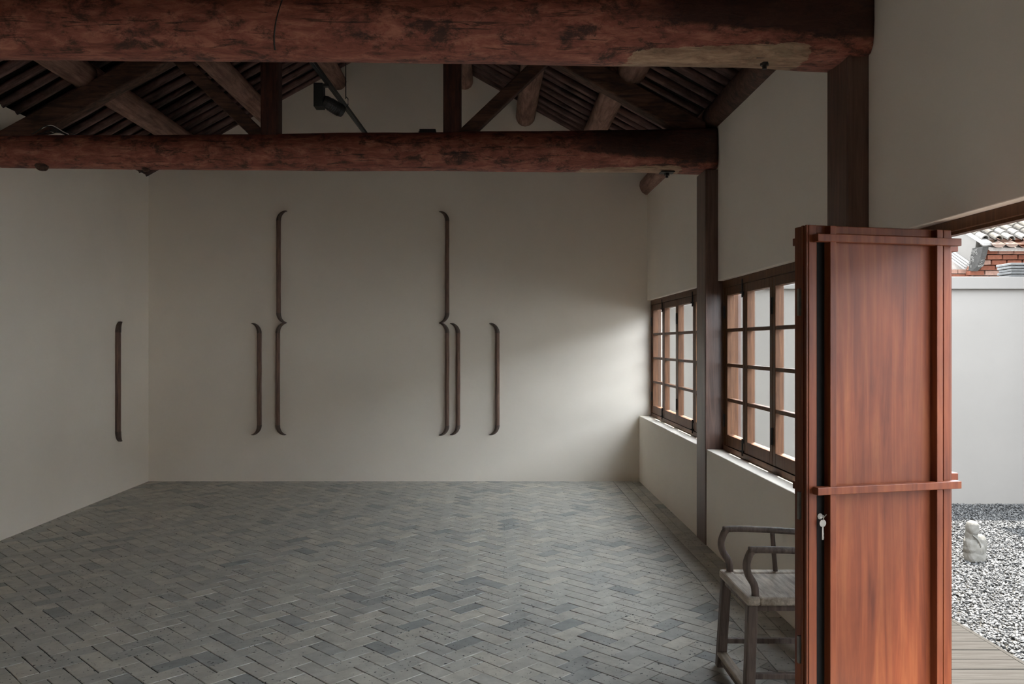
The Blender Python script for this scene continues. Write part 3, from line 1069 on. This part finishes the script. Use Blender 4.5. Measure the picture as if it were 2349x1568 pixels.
rod(1026, 485, 740.5, -1, 'upper rod of the tall brace nearer the windows', seed=5)
rod(1026, 740.5, 998, -1, 'lower rod of the tall brace nearer the windows, close beside another rod', seed=6)
rod(1051, 741, 997, -1, 'hooked wooden rod close beside the lower brace rod, on its window side', seed=7)
rod(1141, 741, 997, -1, 'hooked wooden rod hung by itself closest to the windows on the far wall', seed=8)

# ------------------------------------------------------------------ track light and bits in the roof
ZT = 3.55
def track_pt(v, ratio):
    y = (ZT - EYE) * F / (786 - v)
    return Vector((ratio * (ZT - EYE), y, ZT))
ta, tb = track_pt(140, -0.6455), track_pt(308, -0.611)
dirn = (tb - ta).normalized()
p_near = ta - dirn * 1.0
p_far = tb + dirn * 1.1
rail = empty('lighting_track', (ta + tb) / 2)
tag(rail, 'black lighting track running lengthwise above the log beams', 'lighting track')
MB().obox(p_near, p_far, 0.034, 0.030).build('rail', M['black_metal'], rail, bevel=0.003)
MB().obox(p_near - Vector((0, 0, 0.017)), p_far - Vector((0, 0, 0.017)), 0.012, 0.006).build('conductor_slot', M['black_metal'], rail)
yh = 7.08 * K
hx = (807 - 1132) / F * yh
tt_ = (yh - p_near.y) / (p_far.y - p_near.y)
hp = p_near.lerp(p_far, tt_)
mb = MB()
mb.tube([(hp.x + 0.012, hp.y, ZT + 0.05), (hp.x + 0.012, hp.y, 4.95)], 0.004, 6)
mb.build('hanger_rod', M['black_metal'], rail)
mb = MB()
mb.tube([(hp.x + 0.012, hp.y, ZT + 0.07), (hp.x + 0.03, hp.y, ZT + 0.05), (hp.x + 0.03, hp.y, ZT), (hp.x + 0.012, hp.y, ZT - 0.02)], 0.004, 6)
mb.build('hanger_clip', M['black_metal'], rail)
# spotlight on the track
ys_ = (ZT - 0.06 - EYE) * F / (786 - 205)
tt_ = (ys_ - p_near.y) / (p_far.y - p_near.y)
sp_ = p_near.lerp(p_far, tt_)
spot = empty('track_spotlight', sp_ - Vector((0, 0, 0.02)))
tag(spot, 'black track spotlight with box housing and ribbed round head', 'spotlight')
bx = sp_ + Vector((-0.055, 0, 0))
MB().quadbox(bx.x - 0.034, bx.x + 0.034, bx.y - 0.05, bx.y + 0.05, ZT - 0.20, ZT - 0.024).build('gear_box', M['black_metal'], spot, bevel=0.004)
MB().quadbox(bx.x - 0.012, bx.x + 0.07, bx.y - 0.02, bx.y + 0.02, ZT - 0.042, ZT - 0.0205).build('track_adapter', M['black_metal'], spot, bevel=0.002)
h0 = Vector((bx.x + 0.03, bx.y - 0.02, ZT - 0.145))
h1 = h0 + Vector((0.13, 0.10, -0.060))
lamp_head = MB().tube([h0, h0.lerp(h1, 0.15), h0.lerp(h1, 0.9), h1], [0.036, 0.046, 0.046, 0.042], 20).build('lamp_head', M['black_metal'], spot, smooth=False)
for k in range(6):
    a = h0.lerp(h1, 0.35 + k * 0.09)
    b = h0.lerp(h1, 0.38 + k * 0.09)
    MB().tube([a, b], 0.050, 20).build('cooling_rib', M['black_metal'], lamp_head)
# small box lying on the slimmer beam
dx = (982 - 1132) / F * TRY[0]
dv = empty('driver_box', (dx, TRY[0] - 0.02, 3.29))
tag(dv, 'small flat black electrical box lying on top of the slimmer log beam', 'electrical box')
MB().quadbox(dx - 0.066, dx + 0.066, TRY[0] - 0.06, TRY[0] + 0.03, 3.285, 3.318).build('case', M['black_metal'], dv, bevel=0.006)
MB().quadbox(dx - 0.074, dx - 0.066, TRY[0] - 0.03, TRY[0] + 0.0, 3.290, 3.306).build('terminal_cap', M['black_metal'], dv)
# loose cables on the slimmer beam
cx = (120 - 1132) / F * TRY[0]
cb = empty('cable_bundle', (cx, TRY[0], 3.27))
tag(cb, 'tangle of thin black and white cables lying on the slimmer log beam', 'cables')
rr = random.Random(9)
for k in range(7):
    pts = []
    x0 = cx - 0.14 + rr.uniform(-0.03, 0.03)
    x1 = cx + 0.14 + rr.uniform(-0.05, 0.12)
    hh = rr.uniform(0.02, 0.065)
    yy = TRY[0] - 0.05 + rr.uniform(-0.03, 0.04)
    for i in range(9):
        t = i / 8
        pts.append((x0 + (x1 - x0) * t, yy + 0.02 * math.sin(t * 5 + k), 3.272 + hh * math.sin(t * math.pi) + 0.008 * math.sin(t * 11 + k)))
    MB().tube(spline(pts, 4), 0.0035, 6).build('cable', M['white_plastic'] if k in (1, 4) else M['black_metal'], cb, smooth=True)

# ------------------------------------------------------------------ courtyard
YW = D(10.2)
WT = 1.6 + 151 * D(10.2) / F
WC = 1.6 + 123 * D(10.2) / F
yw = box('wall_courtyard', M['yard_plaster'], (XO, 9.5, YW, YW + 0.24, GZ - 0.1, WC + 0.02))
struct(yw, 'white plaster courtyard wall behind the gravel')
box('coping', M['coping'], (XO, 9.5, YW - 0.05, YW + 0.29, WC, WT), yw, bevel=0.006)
gr = MB().quadbox(-30.0, 40.0, -30.0, YW, GZ - 0.12, GZ - 0.012).build('ground', M['under'])
struct(gr, 'dark bed under the courtyard gravel')
# gatehouse at the end of the courtyard, out of the picture, which shades the gravel
ew = empty('wall_gatehouse', (6.75, 2.0, GZ))
struct(ew, 'white wall and eave of the gatehouse at the end of the courtyard')
box('wall_face', M['yard_plaster'], (6.85, 7.1, 8.9, YW - 0.03, GZ, 3.8), ew)
MB().prism([(5.94, 3.40), (9.0, 4.9), (9.0, 5.05), (5.94, 3.52)], 1, 8.9, YW - 0.02).build('eave_slab', M['grey_tile'], ew)
# long house on the other side of the courtyard, out of the picture
oh = empty('wall_opposite', (8.5, 1.0, GZ))
struct(oh, 'white wall and tiled roof of the house on the other side of the courtyard')
box('wall_face', M['white_wall'], (8.5, 8.75, -8.0, 8.6, GZ, 3.3), oh)
roof_o = MB().prism([(8.0, 3.15), (10.6, 4.25), (13.2, 3.15), (13.2, 3.27), (10.6, 4.40), (8.0, 3.27)], 1, -8.2, 8.7).build('roof_slab', M['grey_tile'], oh)
set_tone(roof_o.data, 0.4)
# gravel: loose stones
npr = np.random.default_rng(4)
XD_E = 1.645 * 1.85          # deck edge
def gravel(name, x0, x1, y0, y1, n):
    base = np.array([(1, 0, 0), (0.35, 0.9, 0), (-0.8, 0.6, 0), (-0.7, -0.65, 0), (0.45, -0.9, 0), (0.2, 0.1, 0.6), (-0.25, -0.15, 0.55), (0, 0, -0.5)], dtype=np.float64)
    fc = np.array([(0, 1, 5), (1, 2, 5), (2, 6, 5), (2, 3, 6), (3, 4, 6), (4, 5, 6), (4, 0, 5), (1, 0, 7), (2, 1, 7), (3, 2, 7), (4, 3, 7), (0, 4, 7)])
    xs = npr.uniform(x0, x1, n); ys2 = npr.uniform(y0, y1, n)
    sz = npr.uniform(0.008, 0.019, n)
    ang_ = npr.uniform(0, 6.283, n)
    tx = npr.normal(0, 0.35, n); ty = npr.normal(0, 0.35, n)
    jit = base[None] * (1 + npr.uniform(-0.25, 0.25, (n, 8, 3)))
    v = jit * sz[:, None, None] * np.array([1.0, 0.75, 0.62])
    c, s = np.cos(ang_)[:, None], np.sin(ang_)[:, None]
    X = v[:, :, 0] * c - v[:, :, 1] * s
    Y = v[:, :, 0] * s + v[:, :, 1] * c
    Z = v[:, :, 2] + X * tx[:, None] + Y * ty[:, None] + GZ + npr.uniform(-0.010, 0.006, n)[:, None]
    X = X + xs[:, None]; Y = Y + ys2[:, None]
    co = np.stack([X, Y, Z], -1).reshape(-1, 3)
    idx = (fc[None] + (np.arange(n) * 8)[:, None, None]).reshape(-1)
    me = bpy.data.meshes.new(name)
    me.vertices.add(len(co)); me.vertices.foreach_set('co', co.ravel())
    nf = n * len(fc)
    me.loops.add(nf * 3); me.loops.foreach_set('vertex_index', idx.astype(np.int32))
    me.polygons.add(nf); me.polygons.foreach_set('loop_start', np.arange(0, nf * 3, 3, dtype=np.int32))
    me.polygons.foreach_set('loop_total', np.full(nf, 3, dtype=np.int32))
    me.update(calc_edges=True)
    at = me.attributes.new('tone', 'FLOAT', 'FACE')
    at.data.foreach_set('value', np.repeat(npr.uniform(0, 1, n), len(fc)).astype(np.float32))
    me.materials.append(M['gravel'])
    o = bpy.data.objects.new(name, me)
    COL.objects.link(o)
    o['kind'] = 'stuff'
    tag(o, 'grey crushed stone gravel covering the courtyard', 'gravel')
    return o
gravel('gravel', XD_E + 0.05, 6.8, 3.2, YW - 0.03, 100000)
# deck
DZ = GZ + 0.06
deck = empty('wooden_deck', (2.5, 4.0, GZ))
tag(deck, 'bleached timber deck of crosswise boards along the building', 'deck')
bp_ = 0.152 * K
y = -1.0
k = 0
rr = random.Random(2)
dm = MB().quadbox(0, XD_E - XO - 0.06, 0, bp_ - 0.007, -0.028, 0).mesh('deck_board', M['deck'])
while y < YW - 0.2:
    o = bpy.data.objects.new('deck_board', dm)
    COL.objects.link(o)
    o.parent = deck
    o.location = (XO + 0.05 - 2.5, y - 4.0, DZ - GZ + rr.uniform(-0.0015, 0.0015))
    o.rotation_euler = (0, 0, rr.uniform(-0.002, 0.002))
    y += bp_
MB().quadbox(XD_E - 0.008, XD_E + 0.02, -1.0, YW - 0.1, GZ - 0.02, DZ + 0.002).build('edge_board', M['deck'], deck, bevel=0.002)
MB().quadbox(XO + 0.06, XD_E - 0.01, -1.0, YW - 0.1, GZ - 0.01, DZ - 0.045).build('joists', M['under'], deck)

# carved stone
SY = 1.9 * F / 499
SX = (2236 - 1132) / F * SY
scul = empty('stone_sculpture', (SX, SY, GZ))
tag(scul, 'small pale stone carving with rounded head standing on the gravel', 'sculpture')
bm = bmesh.new()
for (cx_, cy_, cz_, rx, ry, rz) in ((0.002, 0, 0.035, 0.086, 0.072, 0.075), (-0.030, 0.0, 0.125, 0.058, 0.062, 0.085), (0.046, 0.0, 0.135, 0.046, 0.054, 0.098),
                                    (-0.030, 0.0, 0.215, 0.043, 0.048, 0.06), (-0.024, -0.006, 0.285, 0.048, 0.053, 0.066), (0.010, -0.02, 0.10, 0.050, 0.052, 0.07)):
    r_ = bmesh.ops.create_icosphere(bm, subdivisions=3, radius=1.0)
    for v_ in r_['verts']:
        d_ = v_.co.copy()
        p_ = 3.0                                    # slightly squared blocks
        e_ = (abs(d_.x) ** p_ + abs(d_.y) ** p_ + abs(d_.z) ** p_) ** (-1 / p_)
        d_ = d_ * (1 + (e_ - 1) * 0.8)
        q_ = Vector((cx_ + d_.x * rx, cy_ + d_.y * ry, cz_ + d_.z * rz))
        f_ = 1 + 0.10 * noise.noise(q_ * 26) + 0.05 * noise.noise(q_ * 60)
        q_ = Vector((q_.x * f_, q_.y * f_, q_.z))
        q_.z = max(q_.z, -0.004)
        v_.co = q_
me = bpy.data.meshes.new('carved_block')
bm.to_mesh(me); bm.free()
me.materials.append(M['stone'])
blk = bpy.data.objects.new('carved_block', me)
COL.objects.link(blk)
blk.parent = scul
rm = blk.modifiers.new('remesh', 'REMESH')
rm.mode = 'VOXEL'
rm.voxel_size = 0.006
MB().tube(spline([(-0.050, -0.052, 0.235), (-0.025, -0.060, 0.212), (0.000, -0.058, 0.185), (0.012, -0.062, 0.150), (0.008, -0.070, 0.105)], 5), [0.004 + 0.004 * math.sin(i / 20 * math.pi) for i in range(21)], 8).build('carved_fold', M['stone'], scul, smooth=True, world=False)

# ------------------------------------------------------------------ neighbouring house above the courtyard wall
YH = D(13.0)
HX = 1129 / F * YH           # eave corner
HZ = 1.6 + 223 / F * YH
house = empty('neighbour_house', (HX + 0.8, YH + 0.5, GZ))
tag(house, 'red brick house corner with clay tile eave above the courtyard wall', 'house')
P1 = F / YH                  # px per metre at the eave
# wall body
wall_core = MB().quadbox(HX + 0.04, HX + 2.6, YH + 0.44, YH + 3.0, GZ, HZ + 0.05).build('wall_core', M['brick_mortar'], house)
low_core = MB().quadbox(HX - 0.62, HX + 0.1, YH + 0.50, YH + 0.9, GZ, 1.6 + 163 / F * (YH + 0.5)).build('low_wall_core', M['brick_mortar'], house)
tone_cache = {}
def toned_box(name, b, mat, tone, parent, bevel=0.0):
    o = box(name, mat, b, parent, bevel=bevel)
    set_tone(o.data, tone)
    return o
rr = random.Random(21)
# stepped brick courses under the eave
ch_ = 0.076
for c in range(6):
    zt = HZ - 0.045 - c * ch_
    yf = YH + 0.13 + c * 0.055
    x = HX + 0.045 - c * 0.018 - (0.12 if c % 2 else 0.0)
    while x < HX + 1.5:
        xa, xb = max(x, HX + 0.045 - c * 0.018), x + 0.225
        if xb - xa > 0.03:
            toned_box('brick', (xa, xb - 0.012, yf, YH + 0.5, zt - ch_ + 0.013, zt), M['redbrick'], rr.random(), wall_core)
        x += 0.237
# low wall courses seen over the coping
for c in range(4):
    zt = 1.6 + 168 / F * (YH + 0.5) - c * 0.074
    x = HX - 0.62 - (0.12 if c % 2 else 0)
    while x < HX + 0.02:
        toned_box('brick', (x, min(x + 0.225, HX + 0.03), YH + 0.47, YH + 0.6, zt - 0.062, zt), M['redbrick'], rr.random(), low_core)
        x += 0.237
# gable cheek with stepped mouldings, parallel to the verge
vs_ = 0.50
def verge_poly(dz0, dz1, yb=YH + 2.6, yf=YH):
    return [(yf, HZ + dz0), (yb, HZ + dz0 + vs_ * (yb - yf)), (yb, HZ + dz1 + vs_ * (yb - yf)), (yf, HZ + dz1)]
MB().prism(verge_poly(0.0, 0.05), 0, HX - 0.035, HX + 0.10).build('verge_coping', M['coping'], house, bevel=0.006)
MB().prism([(YH + 0.24, HZ + 0.10), (YH + 2.6, HZ + 0.05 + vs_ * 2.6), (YH + 2.6, HZ - 0.30 + vs_ * 2.3), (YH + 0.32, HZ - 0.24)], 0, HX + 0.0, HX + 0.10).build('gable_cheek', M['foundation'], house)
for k_ in range(4):
    d0 = -0.235 - k_ * 0.045
    MB().prism([(YH + 0.34 + k_ * 0.02, HZ + d0), (YH + 2.6, HZ + d0 + vs_ * 2.26), (YH + 2.6, HZ + d0 - 0.04 + vs_ * 2.26), (YH + 0.34 + k_ * 0.02, HZ + d0 - 0.04)], 0, HX - 0.012 + k_ * 0.008, HX + 0.10).build('moulding', M['coping'], house, bevel=0.003)
# carved corbel block
cbk = MB().prism([(YH + 0.02, HZ - 0.01), (YH + 0.30, HZ - 0.01), (YH + 0.40, HZ - 0.34), (YH + 0.30, HZ - 0.36), (YH + 0.14, HZ - 0.28), (YH + 0.05, HZ - 0.10)], 0, HX - 0.03, HX + 0.055).build('carved_corbel', M['carved'], house)
set_tone(cbk.data, 0.12)
mbk = MB()
for k_ in range(34):        # scrollwork on the two faces in sight
    a = rr.uniform(0.05, 0.95)
    b = rr.uniform(-0.30, -0.03)
    yy = YH + 0.06 + 0.30 * (-b / 0.34) * 0.9 + a * 0.20
    r_ = rr.uniform(0.012, 0.024)
    pts = [(HX - 0.034, yy + math.cos(t) * r_ * (1 - t / 9), HZ + b + math.sin(t) * r_ * (1 - t / 9)) for t in [i * 0.7 for i in range(9)]]
    mbk.tube(pts, 0.0045, 5)
    xx = HX - 0.02 + 0.065 * rr.random()
    yf = YH + 0.03 + (0.11 * (-b / 0.28)) - 0.004
    pts = [(xx + math.cos(t) * r_ * (1 - t / 9), yf, HZ + b + math.sin(t) * r_ * (1 - t / 9)) for t in [i * 0.7 for i in range(9)]]
    mbk.tube(pts, 0.0045, 5)
sc = mbk.build('scroll_relief', M['carved'], cbk)
set_tone(sc.data, 0.75)
# tiled roof: pan tiles and barrel tiles in columns
tl = 0.20                    # exposed length
pt_ = 0.20                   # column pitch
def arc_tile(w_, ln, rise, up, t_=0.014, n=8, taper=0.9):
    mb = MB()
    rings = []
    for yy, sc_ in ((0, 1.0), (ln, taper)):
        ring = []
        for i in range(n + 1):
            a = math.pi * i / n
            ring.append((-math.cos(a) * w_ / 2 * sc_, yy, up * math.sin(a) * rise * sc_))
        for i in range(n, -1, -1):
            a = math.pi * i / n
            ring.append((-math.cos(a) * (w_ / 2 - t_) * sc_, yy, up * (math.sin(a) * rise * sc_) - t_))
        rings.append(ring)
    return mb.loft(rings)
pan_m = [arc_tile(0.19, tl + 0.05, 0.035, -1).mesh('pan_tile', M['pan_tile'], False) for _ in range(4)]
bar_m = [arc_tile(0.125, tl + 0.03, 0.062, 1).mesh('barrel_tile', M['barrel_tile'], False) for _ in range(4)]
for i_, m_ in enumerate(pan_m):
    set_tone(m_, 0.15 + 0.25 * i_)
for i_, m_ in enumerate(bar_m):
    set_tone(m_, 0.1 + 0.28 * i_)
pit = math.atan(vs_)
roof_bed = MB().prism([(YH - 0.02, HZ - 0.035), (YH + 2.6, HZ - 0.035 + vs_ * 2.62), (YH + 2.6, HZ - 0.09 + vs_ * 2.62), (YH - 0.02, HZ - 0.085)], 0, HX + 0.06, HX + 2.6).build('roof_bed', M['brick_mortar'], house)
for cI in range(8):
    for rI in range(9):
        xx = HX + 0.16 + cI * pt_
        yy = YH - 0.07 + rI * tl * math.cos(pit)
        zz = HZ + 0.035 + rI * tl * math.sin(pit) - 0.035
        for kind in (0, 1):
            if kind == 1 and rI == 0:
                continue
            ms = pan_m if kind == 0 else bar_m
            o = bpy.data.objects.new('pan_tile' if kind == 0 else 'barrel_tile', ms[rr.randrange(4)])
            COL.objects.link(o)
            o.parent = roof_bed
            xo = xx if kind == 0 else xx - pt_ / 2
            o.location = (xo + rr.uniform(-0.006, 0.006), yy, zz + (0.012 if kind == 0 else 0.02) + rr.uniform(-0.004, 0.004))
            o.rotation_euler = (pit - 0.05, 0, rr.uniform(-0.04, 0.04))
# pile of grey ridge tiles on the courtyard wall
tp = empty('tile_capping', ((2345 - 1132) / F * (YW + 0.12), YW + 0.12, WT))
tag(tp, 'stepped grey tile capping standing on the courtyard wall', 'wall capping')
for k_ in range(5):
    zz = WT + k_ * 0.034
    ex = 0.0 + (0.012 * (k_ % 2)) + (0.02 if k_ == 4 else 0)
    xa = (2313 - 1132) / F * (YW + 0.05) - ex
    o = MB().quadbox(xa, xa + 0.55, YW - 0.01 - ex, YW + 0.24 + ex, zz, zz + 0.030).build('capping_tile', M['grey_tile'], tp, bevel=0.008)
    set_tone(o.data, 0.3 + 0.17 * k_)
